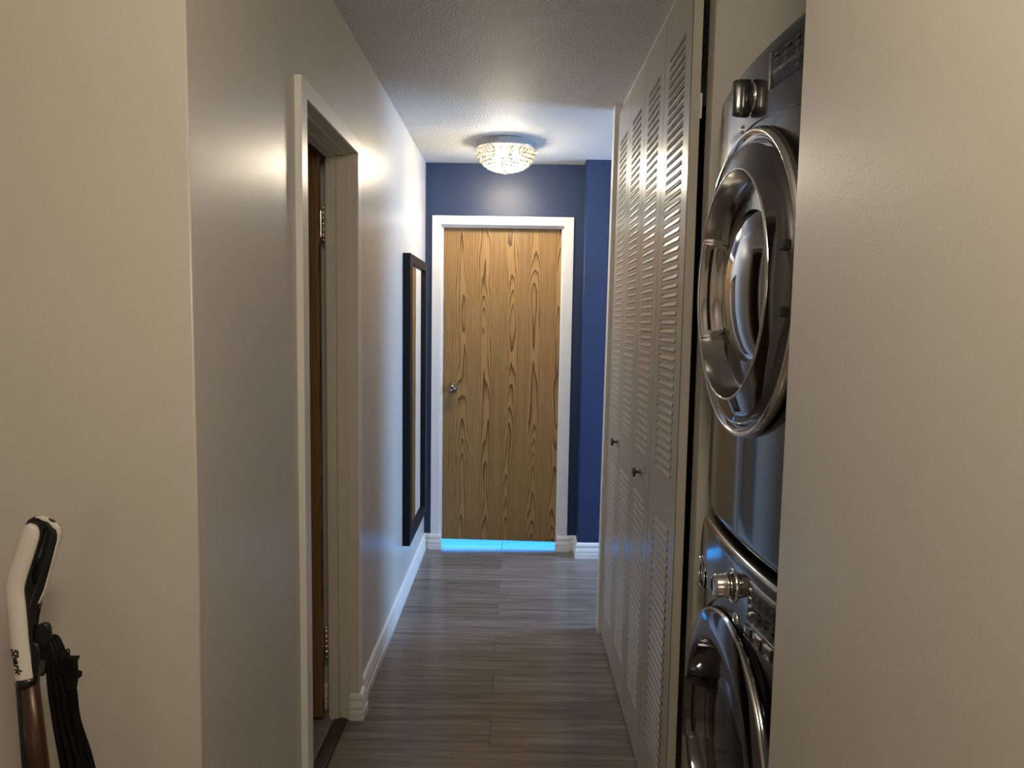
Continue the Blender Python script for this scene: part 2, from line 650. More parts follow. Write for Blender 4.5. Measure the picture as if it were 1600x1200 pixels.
b.box(-0.6265, -0.590, 1.928, 1.932, 0, 2.043)
b.box(-0.6265, -0.590, 2.525, 2.530, 0, 2.043)
b.box(-0.6265, -0.590, 1.932, 2.525, 2.034, 2.043)
b.box(-0.661, -0.6290, 1.928, 1.937, 0, 2.043)
b.box(-0.661, -0.6290, 2.518, 2.530, 0, 2.043)
b.box(-0.661, -0.6290, 1.937, 2.518, 2.026, 2.043)
b.build('door_stop', t1)
b = mb('threshold').box(-0.648, -0.602, 1.928, 2.530, -0.002, 0.006, bevel=0.002)
struct(b.build('trim_2'), 'dark wooden threshold strip in the bathroom doorway')

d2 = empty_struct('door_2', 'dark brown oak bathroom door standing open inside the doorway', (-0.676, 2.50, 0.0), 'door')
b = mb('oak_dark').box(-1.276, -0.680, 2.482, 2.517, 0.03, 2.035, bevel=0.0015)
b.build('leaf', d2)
for z in (1.80, 0.30):
    b = mb('chrome')
    for i in range(5):
        b.lathe([(0.0001, 0), (0.0055, 0.0), (0.0055, 0.018), (0.0001, 0.018)], (-0.6715, 2.5135, z - 0.047 + i * 0.0192), n=12)
    b.box(-0.700, -0.6735, 2.5165, 2.5185, z - 0.045, z + 0.045)
    b.box(-0.6725, -0.6702, 2.513, 2.529, z - 0.045, z + 0.045)
    b.lathe([(0.0001, 0.0), (0.004, 0.001), (0.0058, 0.007), (0.003, 0.012), (0.0001, 0.013)], (-0.6715, 2.5135, z + 0.049), n=12)
    b.lathe([(0.0001, 0.0), (0.004, 0.002), (0.0058, 0.006), (0.003, 0.010), (0.0001, 0.011)], (-0.6715, 2.5135, z - 0.061), n=12)
    b.build('hinge', d2)
b = mb('antique_brass')
b.lathe([(0.0001, 0), (0.032, 0), (0.032, 0.006), (0.012, 0.010), (0.012, 0.028), (0.028, 0.040), (0.030, 0.052), (0.022, 0.063), (0.0001, 0.066)], (-1.21, 2.482, 0.97), axis='-y', n=20)
b.build('knob', d2)

tf = empty_struct('floor', 'grey tiled bathroom floor seen through the doorway', (-1.4, 2.0, 0))
mb('grout').box(-2.3, -0.648, 1.37, 2.60, -0.002, 0.0005).build('grout_bed', tf)
tx = [-0.649, -0.96, -1.27, -1.58, -1.89, -2.20]
ty = [1.53, 1.835, 2.14, 2.445, 2.60]
for i in range(5):
    for j in range(4):
        mb('tile').box(tx[i + 1] + 0.002, tx[i] - 0.002, ty[j] + 0.002, ty[j + 1] - 0.002, -0.001, 0.003, bevel=0.0008, seg=1).build('tile', tf)

# ------------------------------------------------------------------ baseboards
BP = [(0, 0), (0.0165, 0), (0.0165, 0.032), (0.0105, 0.034), (0.0105, 0.038), (0.0150, 0.041), (0.0150, 0.050), (0.0110, 0.066), (0.0070, 0.069), (0.0070, 0.073), (0.0120, 0.075), (0.0120, 0.083), (0.0085, 0.092), (0.0040, 0.098), (0, 0.099)]


def base(name, path, label):
    b = mb('trim')
    sweep_profile(b, path, BP)
    return struct(b.build(name), label)


# travel so that the room lies on the left of the path (towards the camera along the left wall)
base('baseboard_left', [(-0.4755, YF + 0.030), (-0.4755, 4.5145), (-0.5275, 4.5145), (-0.5275, YF), (XL, YF), (XL, 2.583), (CF, 2.583), (CF, 2.5325), (-0.589, 2.5325)][::1], 'white moulded baseboard along the left wall beyond the bathroom doorway')
base('baseboard_far', [(0.408 + 0.60, 4.383), (0.408, 4.383), (0.408, YF), (0.3515, YF), (0.3515, 4.5145), (0.294, 4.5145), (0.294, YF + 0.030)], 'white moulded baseboard stepping round the blue wall right of the oak door')
b = mb('trim')
sweep_profile(b, [(0.4125, 3.297 + 0.068), (0.4125, 3.302)], BP)
for v in b.bm.verts:
    v.co.x += 0.001
struct(b.build('baseboard_right'), 'short white baseboard end on the thin wall at the closet')
b = mb('trim')
sweep_profile(b, [(XI - 0.02, 2.60), (-2.3, 2.60)], BP)
struct(b.build('baseboard_bathroom'), 'white baseboard inside the bathroom behind the door')

# ------------------------------------------------------------------ far door
t3 = empty_struct('trim_3', 'white casing and jamb around the oak door at the hallway end', (-0.09, YF, 0))
CY = YF - 0.0145
b = mb('trim')
b.prism([(-0.5275, YF, 0), (-0.5275, CY, 0), (-0.4755, CY, 0), (-0.4755, YF, 0)], (0, 0, 2.118))
for v in b.bm.verts:
    if v.co.x > -0.5 and v.co.z > 1:
        v.co.z -= 0.0515
b.build('casing', t3)
b = mb('trim')
b.prism([(0.3515, YF, 0), (0.3515, CY, 0), (0.2945, CY, 0), (0.2945, YF, 0)], (0, 0, 2.118))
for v in b.bm.verts:
    if v.co.x < 0.33 and v.co.z > 1:
        v.co.z -= 0.0515
b.build('casing', t3)
b = mb('trim')
b.prism([(-0.527, YF, 2.118), (0.351, YF, 2.118), (0.2945, YF, 2.0665), (-0.4755, YF, 2.0665)], (0, -0.0147, 0))
b.build('casing', t3)
b = mb('trim')
b.box(-0.497, -0.4735, CY + 0.002, 4.64, 0, 2.087)
b.box(0.2925, 0.316, CY + 0.002, 4.64, 0, 2.087)
b.box(-0.4735, 0.2925, CY + 0.002, 4.64, 2.0645, 2.087)
b.build('jamb', t3)
b = mb('trim')
b.box(-0.4735, -0.4615, 4.555, 4.588, 0, 2.0645)
b.box(0.2805, 0.2925, 4.555, 4.588, 0, 2.0645)
b.box(-0.4615, 0.2805, 4.555, 4.588, 2.0525, 2.0645)
b.build('door_stop', t3)

d1 = empty_struct('door_1', 'golden oak slab door at the end of the hallway', (-0.09, 4.608, 0.04), 'door')
b = mb('oak').box(-0.4725, 0.2915, 4.590, 4.625, 0.034, 2.060, bevel=0.0015)
for v in b.bm.verts:
    if v.co.z < 0.5:
        v.co.z += 0.010 * (0.29 - v.co.x) / 0.76
b.build('leaf', d1)
KX, KZ = -0.400, 1.038
b = mb('antique_brass')
b.lathe([(0.0001, 0), (0.031, 0), (0.032, 0.003), (0.029, 0.007), (0.0001, 0.008)], (KX, 4.590, KZ), axis='-y', n=28)
b.build('rosette', d1)
b = mb('antique_brass')
b.lathe([(0.012, 0.007), (0.011, 0.022), (0.020, 0.030), (0.0275, 0.040), (0.0285, 0.050), (0.025, 0.060), (0.014, 0.066), (0.0085, 0.067), (0.008, 0.065), (0.0001, 0.065)], (KX, 4.590, KZ), axis='-y', n=28)
b.build('knob', d1)

# ------------------------------------------------------------------ louvred closet doors
LW = 0.3325
LY0 = 1.905


def lean(y_, z_):
    """the doors hang slightly out of plumb: the foot stands a little into the hallway"""
    t = min(1.0, max(0.0, (y_ - LY0) / 0.33))
    return -0.016 * t * (1 - z_ / 2.4)


PITCH = 0.02528
SL = 0.193            # slot length
hood_mesh = {}


def hood(y_, z_, parent):
    if 'm' not in hood_mesh:
        b = mb('steel_door')
        # slat tucked in behind the sheet at its top and standing proud at its foot, over an open slot
        h, d, q, w_ = 0.0135, 0.0023, 0.0019, SL / 2
        P = [(q, -w_, h), (q, w_, h), (-d, w_ - 0.002, 0.0015), (-d, -w_ + 0.002, 0.0015), (-d + 0.0010, w_ - 0.002, 0.0013), (-d + 0.0010, -w_ + 0.002, 0.0013), (q + 0.0010, w_, h), (q + 0.0010, -w_, h), (0.0005, w_, 0.0015), (0.0005, -w_, 0.0015), (0.0004, w_, h), (0.0004, -w_, h)]
        V = [b.bm.verts.new(p) for p in P]
        for f_ in ((0, 3, 2, 1), (3, 5, 4, 2), (5, 7, 6, 4), (1, 2, 8), (0, 9, 3), (0, 1, 10, 11)):
            b._face([V[i] for i in f_], False)
        o = b.build('louver')
        hood_mesh['m'] = o.data
    else:
        o = bpy.data.objects.new('louver', hood_mesh['m'])
        C.objects.link(o)
    pw = parent_world(parent)
    o.parent = parent
    o.location = Vector((XR + lean(y_, z_), y_, z_)) - pw


def leaf(idx, parent):
    y0 = LY0 + idx * LW + (0.0 if idx == 0 else 0.0012)
    y1 = LY0 + (idx + 1) * LW - 0.0012
    yc = (y0 + y1) / 2
    s0, s1 = yc - SL / 2, yc + SL / 2
    zb, zt = 0.018, 2.384
    t = 0.0014
    b = mb('steel_door')
    # stiles with rounded nose and returned flange, rails, and the flat strips between the slots
    r = 0.005
    for (a, c, fl_) in ((y0, s0, y0), (s1, y1, y1)):
        b.box(XR, XR + t, a, c, zb, zt)
    b.box(XR, XR + 0.0258, y0, y0 + 0.0012, zb, zt)
    b.box(XR, XR + 0.0258, y1 - 0.0012, y1, zb, zt)
    b.box(XR, XR + 0.0258, y0, y1, zt - 0.0012, zt)
    b.box(XR, XR + 0.0258, y0, y1, zb, zb + 0.0012)
    zs = []
    for (lo, n) in ((0.175, 29), (1.043, 48)):
        for i in range(n):
            zs.append(lo + i * PITCH)
    b.box(XR, XR + t, s0, s1, zb, zs[0])
    for z0, z1 in zip(zs[:-1], zs[1:]):
        b.box(XR, XR + t, s0, s1, z0 + 0.0135, z1)
    b.box(XR, XR + t, s0, s1, zs[-1] + 0.0135, zt)
    for v in b.bm.verts:
        v.co.x += lean(v.co.y, v.co.z)
    o = b.build('leaf', parent)
    for z_ in zs:
        hood(yc, z_, o)


def pull(y_, z_, parent):
    x_ = XR + lean(y_, z_)
    b = mb('chrome')
    b.lathe([(0.0001, 0.0), (0.023, 0.0), (0.023, 0.0016), (0.0215, 0.0024), (0.0001, 0.0024)], (x_, y_, z_), axis='-x', n=24)
    kb = b.build('backplate', parent)
    b = mb('bronze')
    b.lathe([(0.0055, 0.002), (0.0052, 0.016), (0.0075, 0.0185), (0.0165, 0.0215), (0.0180, 0.0245), (0.0165, 0.0275), (0.010, 0.029), (0.0001, 0.0292)], (x_, y_, z_), axis='-x', n=24)
    b.build('knob', parent)


d3 = empty_struct('door_3', 'near pair of greige louvred steel closet doors, next to the laundry alcove', (XR, LY0 + LW, 0.0), 'door')
leaf(0, d3)
leaf(1, d3)
pull(2.385, 0.975, d3)
d4 = empty_struct('door_4', 'far pair of greige louvred steel closet doors, next to the blue wall', (XR, LY0 + 3 * LW, 0.0), 'door')
leaf(2, d4)
leaf(3, d4)
pull(2.935, 0.983, d4)
b = mb('trim')
b.box(0.4610, 0.480, 1.912, 3.297, 2.386, CEIL)
struct(b.build('trim_4'), 'thin bright top track above the louvred closet doors')
b = mb('white_plastic').box(0.4665, 0.4715, 1.9075, 1.9115, 2.005, 2.068)
struct(b.build('trim_5'), 'small white latch plate in the dark gap beside the louvred doors')

# ------------------------------------------------------------------ wall mirror
MX = XL + 0.039
my0, my1, mz0, mz1 = 3.632, 4.335, 0.300, 1.806
mr = thing('wall_mirror', 'tall black framed mirror on the left wall beside the oak door', 'mirror', (XL, (my0 + my1) / 2, mz0))
fw, fs = 0.048, 0.082
b = mb('black_frame')
b.box(XL, MX, my0, my0 + fs, mz0, mz1, bevel=0.0012, seg=1)
b.box(XL, MX, my1 - fs, my1, mz0, mz1, bevel=0.0012, seg=1)
b.box(XL, MX, my0 + fs - 0.001, my1 - fs + 0.001, mz0, mz0 + fw, bevel=0.0012, seg=1)
b.box(XL, MX, my0 + fs - 0.001, my1 - fs + 0.001, mz1 - fw, mz1, bevel=0.0012, seg=1)
b.build('frame', mr)
mb('mirror').box(XL + 0.003, XL + 0.024, my0 + fs, my1 - fs, mz0 + fw, mz1 - fw).build('mirror_glass', mr)

# ------------------------------------------------------------------ crystal ceiling light
cl = thing('ceiling_light', 'round crystal bead flush ceiling light glowing near the oak door', 'ceiling light', (LX, LY, CEIL))
b = mb('chrome')
b.lathe([(0.0001, 0), (0.150, 0), (0.158, -0.003), (0.163, -0.006), (0.163, -0.034), (0.166, -0.036), (0.166, -0.041), (0.150, -0.041), (0.150, -0.010), (0.0001, -0.008)], (LX, LY, CEIL), n=64)
b.build('rim', cl)
for k in range(3):
    a = 2 * PI * k / 3 + 0.4
    mb('white_plastic').lathe([(0.012, -0.008), (0.013, -0.040), (0.0001, -0.042)], (LX + 0.06 * math.cos(a), LY + 0.06 * math.sin(a), CEIL), n=14).build('bulb_socket', cl)
    mb('bulb').lathe([(0.009, -0.040), (0.015, -0.056), (0.019, -0.072), (0.016, -0.086), (0.008, -0.094), (0.0001, -0.096)], (LX + 0.06 * math.cos(a), LY + 0.06 * math.sin(a), CEIL), n=16).build('bulb', cl)


def bead(m, c, r, squash=1.0):
    """faceted bead: two hexagonal belts and two poles"""
    c = Vector(c)
    a0 = random.random() * PI
    top, bot = m.bm.verts.new(c + Vector((0, 0, r * squash))), m.bm.verts.new(c - Vector((0, 0, r * squash)))
    belts = []
    for zz, rr, off in ((0.45, 0.88, 0.0), (-0.45, 0.88, PI / 6)):
        belts.append([m.bm.verts.new(c + Vector((r * rr * math.cos(a0 + off + i * PI / 3), r * rr * math.sin(a0 + off + i * PI / 3), r * zz * squash))) for i in range(6)])
    u, l = belts
    for i in range(6):
        j = (i + 1) % 6
        m._face((top, u[i], u[j]))
        m._face((bot, l[j], l[i]))
        m._face((u[i], l[i], u[j]))
        m._face((u[j], l[i], l[j]))


b = mb('crystal')
rows = 9
for i in range(rows):
    t = i / (rows - 1)
    ang = t * PI / 2 * 0.985
    rr = 0.155 * math.cos(ang) ** 0.85
    zz = CEIL - 0.046 - 0.104 * math.sin(ang)
    n = max(3, int(2 * PI * rr / 0.0232))
    for k in range(n):
        a = 2 * PI * (k + 0.5 * (i % 2)) / n
        bead(b, (LX + rr * math.cos(a), LY + rr * math.sin(a), zz), 0.0106 + 0.0012 * random.random())
bead(b, (LX, LY, CEIL - 0.160), 0.012, 1.2)
o = b.build('crystal_beads', cl)
o['kind'] = 'stuff'
b = mb('chrome')
for i in range(0, rows, 3):
    ang = i / (rows - 1) * PI / 2 * 0.985
    rr = 0.150 * math.cos(ang) ** 0.85
    zz = CEIL - 0.046 - 0.104 * math.sin(ang)
    b.tube([(LX + rr * math.cos(2 * PI * k / 40), LY + rr * math.sin(2 * PI * k / 40), zz) for k in range(41)], 0.0014, n=6, cap=False)
b.build('wire_frame', cl)

# ------------------------------------------------------------------ laundry machines
YC, HW, XS, BOW = 1.435, 0.348, 0.487, 0.030


def xf(y_):
    """bowed front of a machine"""
    t = (y_ - YC) / HW
    return XS - BOW * (1 - t * t)


def corner(z_, z0, z1, r0, r1):
    """half width of the fascia at height z with large soft corners"""
    d = 0.0
    for dist, (ry, rz) in ((z_ - z0, r0), (z1 - z_, r1)):
        if rz > 0 and dist < rz:
            d = max(d, ry * (1 - math.sqrt(max(0.0, 1 - (1 - dist / rz) ** 2))))
    return HW - d


def fascia(z0, z1, r0, r1, material, name, parent, off=0.0, lip=0.014, depth=0.05, low=None, high=None, ny=36, nz=40):
    """curved front sheet whose rim rolls back to the cabinet"""
    rows_ = []
    for i in range(nz + 1):
        z_ = z0 + (z1 - z0) * (0.5 - 0.5 * math.cos(PI * i / nz))
        h = corner(z_, z0, z1, r0, r1)
        row = []
        for j in range(ny + 1):
            s = -1 + 2 * j / ny
            y_ = YC + h * s
            zz = z_
            if low:
                lo = low(y_)
                zz = lo + (z1 - lo) * (z_ - z0) / (z1 - z0)
            # roll the rim back
            e = min(h - abs(y_ - YC), z1 - zz if not high else 9, (zz - z0) if not low else 9)
            back = 0.0
            if e < lip:
                q = 1 - e / lip
                back = lip * (1 - math.sqrt(max(0, 1 - q * q)))
            row.append((xf(y_) - off + back, y_, zz))
        rows_.append(row)
    b = mb(material)
    V = [[b.bm.verts.new(p) for p in r] for r in rows_]
    for a, c in zip(V[:-1], V[1:]):
        for j in range(ny):
            b._face((a[j], a[j + 1], c[j + 1], c[j]), True)
    # side skirt
    loop = V[0] + [r[-1] for r in V[1:-1]] + V[-1][::-1] + [r[0] for r in V[1:-1]][::-1]
    back = [b.bm.verts.new((max(v.co.x + 0.004, XS + depth), v.co.y, v.co.z)) for v in loop]
    for i in range(len(loop)):
        j = (i + 1) % len(loop)
        b._face((loop[i], loop[j], back[j], back[i]), False)
    return b.build(name, parent)


def cabinet(z0, z1, parent):
    b = mb('graphite_side')
    b.box(XS + 0.045, 1.20, YC - 0.343, YC + 0.343, z0, z1 - 0.01, bevel=0.012)
    b.build('cabinet', parent)


def arc_slice(b, prof, centre, a0, a1, n=20):
    b.lathe(prof, centre, '-x', n, a0, a1)


# ---- dryer (upper)
ZS = 1.022            # joint between the two machines
dr = thing('dryer', 'graphite front loading dryer stacked on top, round glossy door at eye level', 'dryer', (0.80, YC, ZS))
DT = 1.995
cabinet(ZS + 0.004, DT, dr)
DZ = 1.552
fascia(ZS + 0.012, 1.868, (0.10, 0.12), (0.0, 0.0), 'graphite', 'front_panel', dr, high=True)


def dry_low(y_):
    return 1.842 + 0.022 * math.exp(-((y_ - YC) / 0.16) ** 2) - 0.010 * ((y_ - YC) / HW) ** 2


fascia(1.842, DT, (0.0, 0.0), (0.055, 0.12), 'graphite', 'control_panel', dr, off=0.003, low=dry_low)
# door
dd = bpy.data.objects.new('door', None)
C.objects.link(dd)
dd.parent = dr
dd.location = Vector((0.45, YC, DZ)) - Vector(dr.location)
X0 = 0.4625           # reference plane, h is towards the hallway
b = mb('chrome')
b.lathe([(0.286, 0.004), (0.2985, 0.002), (0.3005, 0.010), (0.2985, 0.020), (0.2945, 0.0245), (0.2905, 0.0235), (0.2885, 0.018)], (X0, YC, DZ), '-x', 96)
b.build('outer_ring', dd)
b = mb('gloss_black')
b.lathe([(0.2890, 0.018), (0.2790, 0.012), (0.2755, 0.015), (0.2730, 0.022), (0.2700, 0.0265), (0.2650, 0.0305), (0.250, 0.0365), (0.2260, 0.0435)], (X0, YC, DZ), '-x', 96)
b.build('door_ring', dd)
b = mb('chrome')
b.lathe([(0.2262, 0.0430), (0.2255, 0.0460), (0.2235, 0.0470), (0.2215, 0.0455), (0.2212, 0.0425)], (X0, YC, DZ), '-x', 96)
b.build('inner_ring', dd)
b = mb('funnel')
b.lathe([(0.2214, 0.0440), (0.2190, 0.030), (0.2130, 0.014), (0.2030, 0.002), (0.1900, -0.008), (0.1700, -0.014), (0.1640, -0.012)], (X0, YC, DZ), '-x', 96)
b.build('funnel', dd)
b = mb('dome')
b.lathe([(0.1645, -0.013), (0.1600, -0.004), (0.1480, 0.006), (0.1250, 0.018), (0.0950, 0.0275), (0.0600, 0.0340), (0.0300, 0.0370), (0.0001, 0.0380)], (X0, YC, DZ), '-x', 96)
b.build('door_glass', dd)


def cup_handle(parent, zc, ang0, ang1, material):
    """chrome cup grip let into the funnel on its far side"""
    b = mb(material)
    pr = [(0.2185, 0.0452), (0.2145, 0.0470), (0.2085, 0.0440), (0.2050, 0.036), (0.2000, 0.026), (0.1975, 0.0235), (0.1940, 0.0275), (0.1900, 0.0260), (0.1850, 0.0140), (0.1800, 0.004), (0.1760, 0.001), (0.1720, 0.006), (0.1690, 0.003), (0.1660, -0.010)]
    arc_slice(b, pr, (X0, YC, zc), ang0, ang1, 22)
    # end caps of the grip
    for a in (ang0, ang1):
        pts = [(X0 - h, YC + r * math.cos(a), zc + r * math.sin(a)) for r, h in pr] + [(X0 + 0.016, YC + 0.170 * math.cos(a), zc + 0.170 * math.sin(a)), (X0 - 0.012, YC + 0.214 * math.cos(a), zc + 0.214 * math.sin(a))]
        b._face([b.bm.verts.new(p) for p in pts])
    h = b.build('handle', parent)
    b = mb('black_glass')
    arc_slice(b, [(0.2015, 0.0305), (0.1985, 0.0255), (0.1955, 0.0268)], (X0 - 0.0006, YC, zc), ang0 + 0.05, ang1 - 0.05, 18)
    b.build('grip_groove', h)


cup_handle(dd, DZ, math.radians(-29), math.radians(29), 'chrome')
for z_ in (1.606, 1.498):
    b = mb('rubber').box(0.4265, 0.440, 1.166, 1.184, z_ - 0.008, z_ + 0.008, bevel=0.0015)
    b.build('hinge_cap', dd)

# dryer knob: pointed bar grip on a round base
ky, kz = 1.452, 1.918
kx = xf(ky) - 0.003
b = mb('graphite')
b.lathe([(0.0285, -0.002), (0.0285, 0.003), (0.0265, 0.006), (0.0001, 0.006)], (kx, ky, kz), '-x', 32)
kn = b.build('knob', dr)
b = mb('chrome')
b.lathe([(0.0305, -0.002), (0.0305, 0.002), (0.0290, 0.003), (0.0284, 0.002)], (kx, ky, kz), '-x', 32)
b.build('knob_ring', kn)
b = mb('graphite')
oct_ = []
for (hy, hz, d) in ((0.0130, 0.036, 0.004), (0.0110, 0.036, 0.022), (0.0090, 0.0345, 0.032), (0.0060, 0.0320, 0.036)):
    ring = []
    for k in range(24):
        a = 2 * PI * k / 24
        ca, sa = math.cos(a), math.sin(a)
        ring.append((kx - d, ky + hy * math.copysign(abs(ca) ** 0.6, ca), kz + hz * math.copysign(abs(sa) ** 0.6, sa)))
    oct_.append(ring)
b.loft(oct_, True, True, True)
b.build('grip', kn)
b = mb('chrome')
for (y_, z_) in ((1.500, 1.876), (1.503, 1.866)):
    b.lathe([(0.0001, 0.004), (0.003, 0.003), (0.0042, 0.0)], (xf(y_) - 0.003, y_, z_), '-x', 10)
b.build('indicator_light', dr)


def curved_patch(material, name, parent, y0, y1, z0, z1, off, t=0.0015, n=10, skew=0.0):
    b = mb(material)
    f = [[(xf(y0 + (y1 - y0) * i / n) - off, y0 + (y1 - y0) * i / n, z0 + skew * i / n) for i in range(n + 1)],
         [(xf(y0 + (y1 - y0) * i / n) - off, y0 + (y1 - y0) * i / n, z1 + skew * i / n) for i in range(n + 1)]]
    V = [[b.bm.verts.new(p) for p in r] for r in f]
    W = [[b.bm.verts.new((p[0] + t + off, p[1], p[2])) for p in r] for r in f]
    for i in range(n):
        b._face((V[0][i], V[0][i + 1], V[1][i + 1], V[1][i]), True)
        b._face((V[0][i], V[0][i + 1], W[0][i + 1], W[0][i]))
        b._face((V[1][i], V[1][i + 1], W[1][i + 1], W[1][i]))
    b._face((V[0][0], V[1][0], W[1][0], W[0][0]))
    b._face((V[0][n], V[1][n], W[1][n], W[0][n]))
    return b.build(name, parent)


ds = curved_patch('display', 'display', dr, 1.13, 1.352, 1.902, 1.968, 0.0042)
curved_patch('chrome', 'edge_strip', ds, 1.352, 1.354, 1.902, 1.968, 0.0050, n=2)
b = mb('print')
for r in range(5):
    for c in range(5):
        y1_ = 1.335 - c * 0.040
        wd = 0.016 + 0.012 * random.random()
        x_ = xf(y1_ - wd / 2) - 0.0046
        b.box(x_, x_ + 0.001, y1_ - wd, y1_, 1.909 + r * 0.0115, 1.9125 + r * 0.0115)
b.build('panel_print', ds)

# ---- washer (lower)
ws = thing('washer', 'graphite front loading washing machine at the bottom of the stacked pair', 'washer', (0.80, YC, 0.0))
cabinet(0.012, ZS, ws)
for fy in (-0.28, 0.28):
    for fx in (0.62, 1.12):
        mb('rubber').lathe([(0.0001, 0), (0.025, 0), (0.025, 0.010), (0.014, 0.013), (0.014, 0.02)], (fx, YC + fy, 0), n=14).build('foot', ws)
WZ = 0.586
fascia(0.020, 0.900, (0.03, 0.03), (0.0, 0.0), 'graphite', 'front_panel', ws, high=True)


def wash_low(y_):
    d = y_ - YC
    lo = 0.852
    r = 0.318
    if abs(d) < r:
        z_ = WZ + math.sqrt(r * r - d * d) - 0.004
        k = 40.0
        lo = math.log(math.exp(k * lo) + math.exp(k * z_)) / k
    return lo


fascia(0.852, ZS - 0.004, (0.0, 0.0), (0.105, 0.13), 'graphite', 'control_panel', ws, off=0.010, lip=0.018, low=wash_low, ny=60)
dw = bpy.data.objects.new('door', None)
C.objects.link(dw)
dw.parent = ws
dw.location = Vector((0.45, YC, WZ)) - Vector(ws.location)
b = mb('black_glass')
b.lathe([(0.305, 0.002), (0.296, -0.004), (0.288, -0.004)], (X0, YC, WZ), '-x', 96)
b.build('gasket', dw)
b = mb('dark_chrome')
b.lathe([(0.286, -0.006), (0.2905, 0.008), (0.2885, 0.018), (0.2850, 0.0235), (0.278, 0.0270), (0.250, 0.0345), (0.2280, 0.0385), (0.2215, 0.0370), (0.2190, 0.0310)], (X0, YC, WZ), '-x', 96)
b.build('door_ring', dw)
b = mb('chrome')
b.lathe([(0.2875, 0.0195), (0.2870, 0.0225), (0.2845, 0.0245), (0.2825, 0.0240)], (X0, YC, WZ), '-x', 96)
b.build('chrome_edge', dw)
b = mb('gloss_black')
b.lathe([(0.2192, 0.0320), (0.2150, 0.012), (0.2050, -0.004), (0.1850, -0.014), (0.1750, -0.014)], (X0, YC, WZ), '-x', 96)
b.build('funnel', dw)
b = mb('black_glass')
b.lathe([(0.1760, -0.015), (0.1700, -0.006), (0.1560, 0.001), (0.1300, 0.008), (0.0900, 0.014), (0.0450, 0.017), (0.0001, 0.018)], (X0, YC, WZ), '-x', 96)
b.build('door_glass', dw)
cup_handle(dw, WZ, math.radians(-24), math.radians(14), 'dark_chrome')

ky, kz = 1.412, 0.950
kx = xf(ky) - 0.010
b = mb('chrome')
b.lathe([(0.0350, -0.002), (0.0350, 0.002), (0.0335, 0.0035), (0.0315, 0.0025), (0.0300, 0.0015)], (kx, ky, kz), '-x', 40)
kn = b.build('dial_ring', ws)
b = mb('gloss_black')
b.lathe([(0.0305, 0.0), (0.0260, 0.006), (0.0245, 0.007)], (kx, ky, kz), '-x', 40)
b.build('dial_base', kn)
b = mb('chrome')
b.lathe([(0.0250, 0.004), (0.0255, 0.012), (0.0262, 0.0125), (0.0262, 0.015), (0.0240, 0.0170), (0.0240, 0.034), (0.0225, 0.0375), (0.0195, 0.0390), (0.0180, 0.0375), (0.0001, 0.0372)], (kx, ky, kz), '-x', 40)
b.build('dial', kn)
b = mb('chrome')
y_, z_ = 1.382, 0.8935
b.lathe([(0.0120, -0.001), (0.0120, 0.002), (0.0100, 0.004), (0.0001, 0.0052)], (xf(y_) - 0.010, y_, z_), '-x', 24)
b.build('power_button', ws)
# detergent drawer: recessed triangular pull at the far end
b = mb('dark_chrome')
pts = [(1.742, 0.902), (1.655, 0.892), (1.647, 0.866), (1.672, 0.842), (1.742, 0.836)]
pr = [(xf(y_) - 0.0128, y_, z_) for y_, z_ in pts]
cx = [sum(p[i] for p in pr) / 5 for i in range(3)]
inn = [tuple(p[i] + (cx[i] - p[i]) * 0.35 + (0.022 if i == 0 else 0) for i in range(3)) for p in pr]
b.loft([pr, inn], True, False, False)
b._face([b.bm.verts.new(p) for p in inn])
dw_ = b.build('detergent_drawer', ws)
b = mb('chrome')
b.tube(pr + pr[:1], 0.0014, n=6, cap=False)
b.build('drawer_edge', dw_)
ds = curved_patch('display', 'display', ws, 1.11, 1.322, 0.918, 0.992, 0.0112)
curved_patch('chrome', 'edge_strip', ds, 1.11, 1.318, 0.9155, 0.918, 0.0118)
curved_patch('chrome', 'edge_strip', ds, 1.11, 1.318, 0.992, 0.9945, 0.0118)
b = mb('chrome')
for i in range(4):
    z_ = 0.930 + i * 0.016
    b.box(xf(1.310) - 0.0138, xf(1.310) - 0.010, 1.303, 1.316, z_, z_ + 0.0045, bevel=0.001, seg=1)
b.build('indicator_light', ds)
b = mb('print')
for r in range(4):
    for c in range(3):
        y1_ = 1.284 - c * 0.03
        x_ = xf(y1_) - 0.0117
        b.box(x_, x_ + 0.001, y1_ - 0.012, y1_, 0.930 + r * 0.014, 0.9345 + r * 0.014)
b.build('panel_print', ds)
for i in range(5):
    y1_ = 1.331 - i * 0.043
    o = curved_patch('gloss_black', 'option_button', ws, y1_ - 0.030, y1_, 0.884, 0.905, 0.0125, n=4)
    curved_patch('chrome', 'edge_strip', o, y1_ - 0.029, y1_ - 0.001, 0.9035, 0.9055, 0.0135, n=4)
    curved_patch('chrome', 'edge_strip', o, y1_ - 0.029, y1_ - 0.001, 0.8835, 0.8850, 0.0135, n=4)

# ------------------------------------------------------------------ upright vacuum
VY = 1.10
vc = thing('upright_vacuum', 'upright vacuum with white handle and bronze wand against the beige left wall', 'vacuum', (-0.74, 1.12, 0.0))


def smooth_path(pts, n=8):
    """Catmull-Rom through points"""
    P = [Vector(p) for p in pts]
    out = []
    for i in range(len(P) - 1):
        p0, p1, p2, p3 = P[max(i - 1, 0)], P[i], P[i + 1], P[min(i + 2, len(P) - 1)]
        for k in range(n):
            t = k / n
            out.append(0.5 * ((2 * p1) + (-p0 + p2) * t + (2 * p0 - 5 * p1 + 4 * p2 - p3) * t * t + (-p0 + 3 * p1 - 3 * p2 + p3) * t ** 3))
    out.append(P[-1])
    return out


def vp(x_, z_, dy=0.0):
    return (x_, VY + dy, z_)


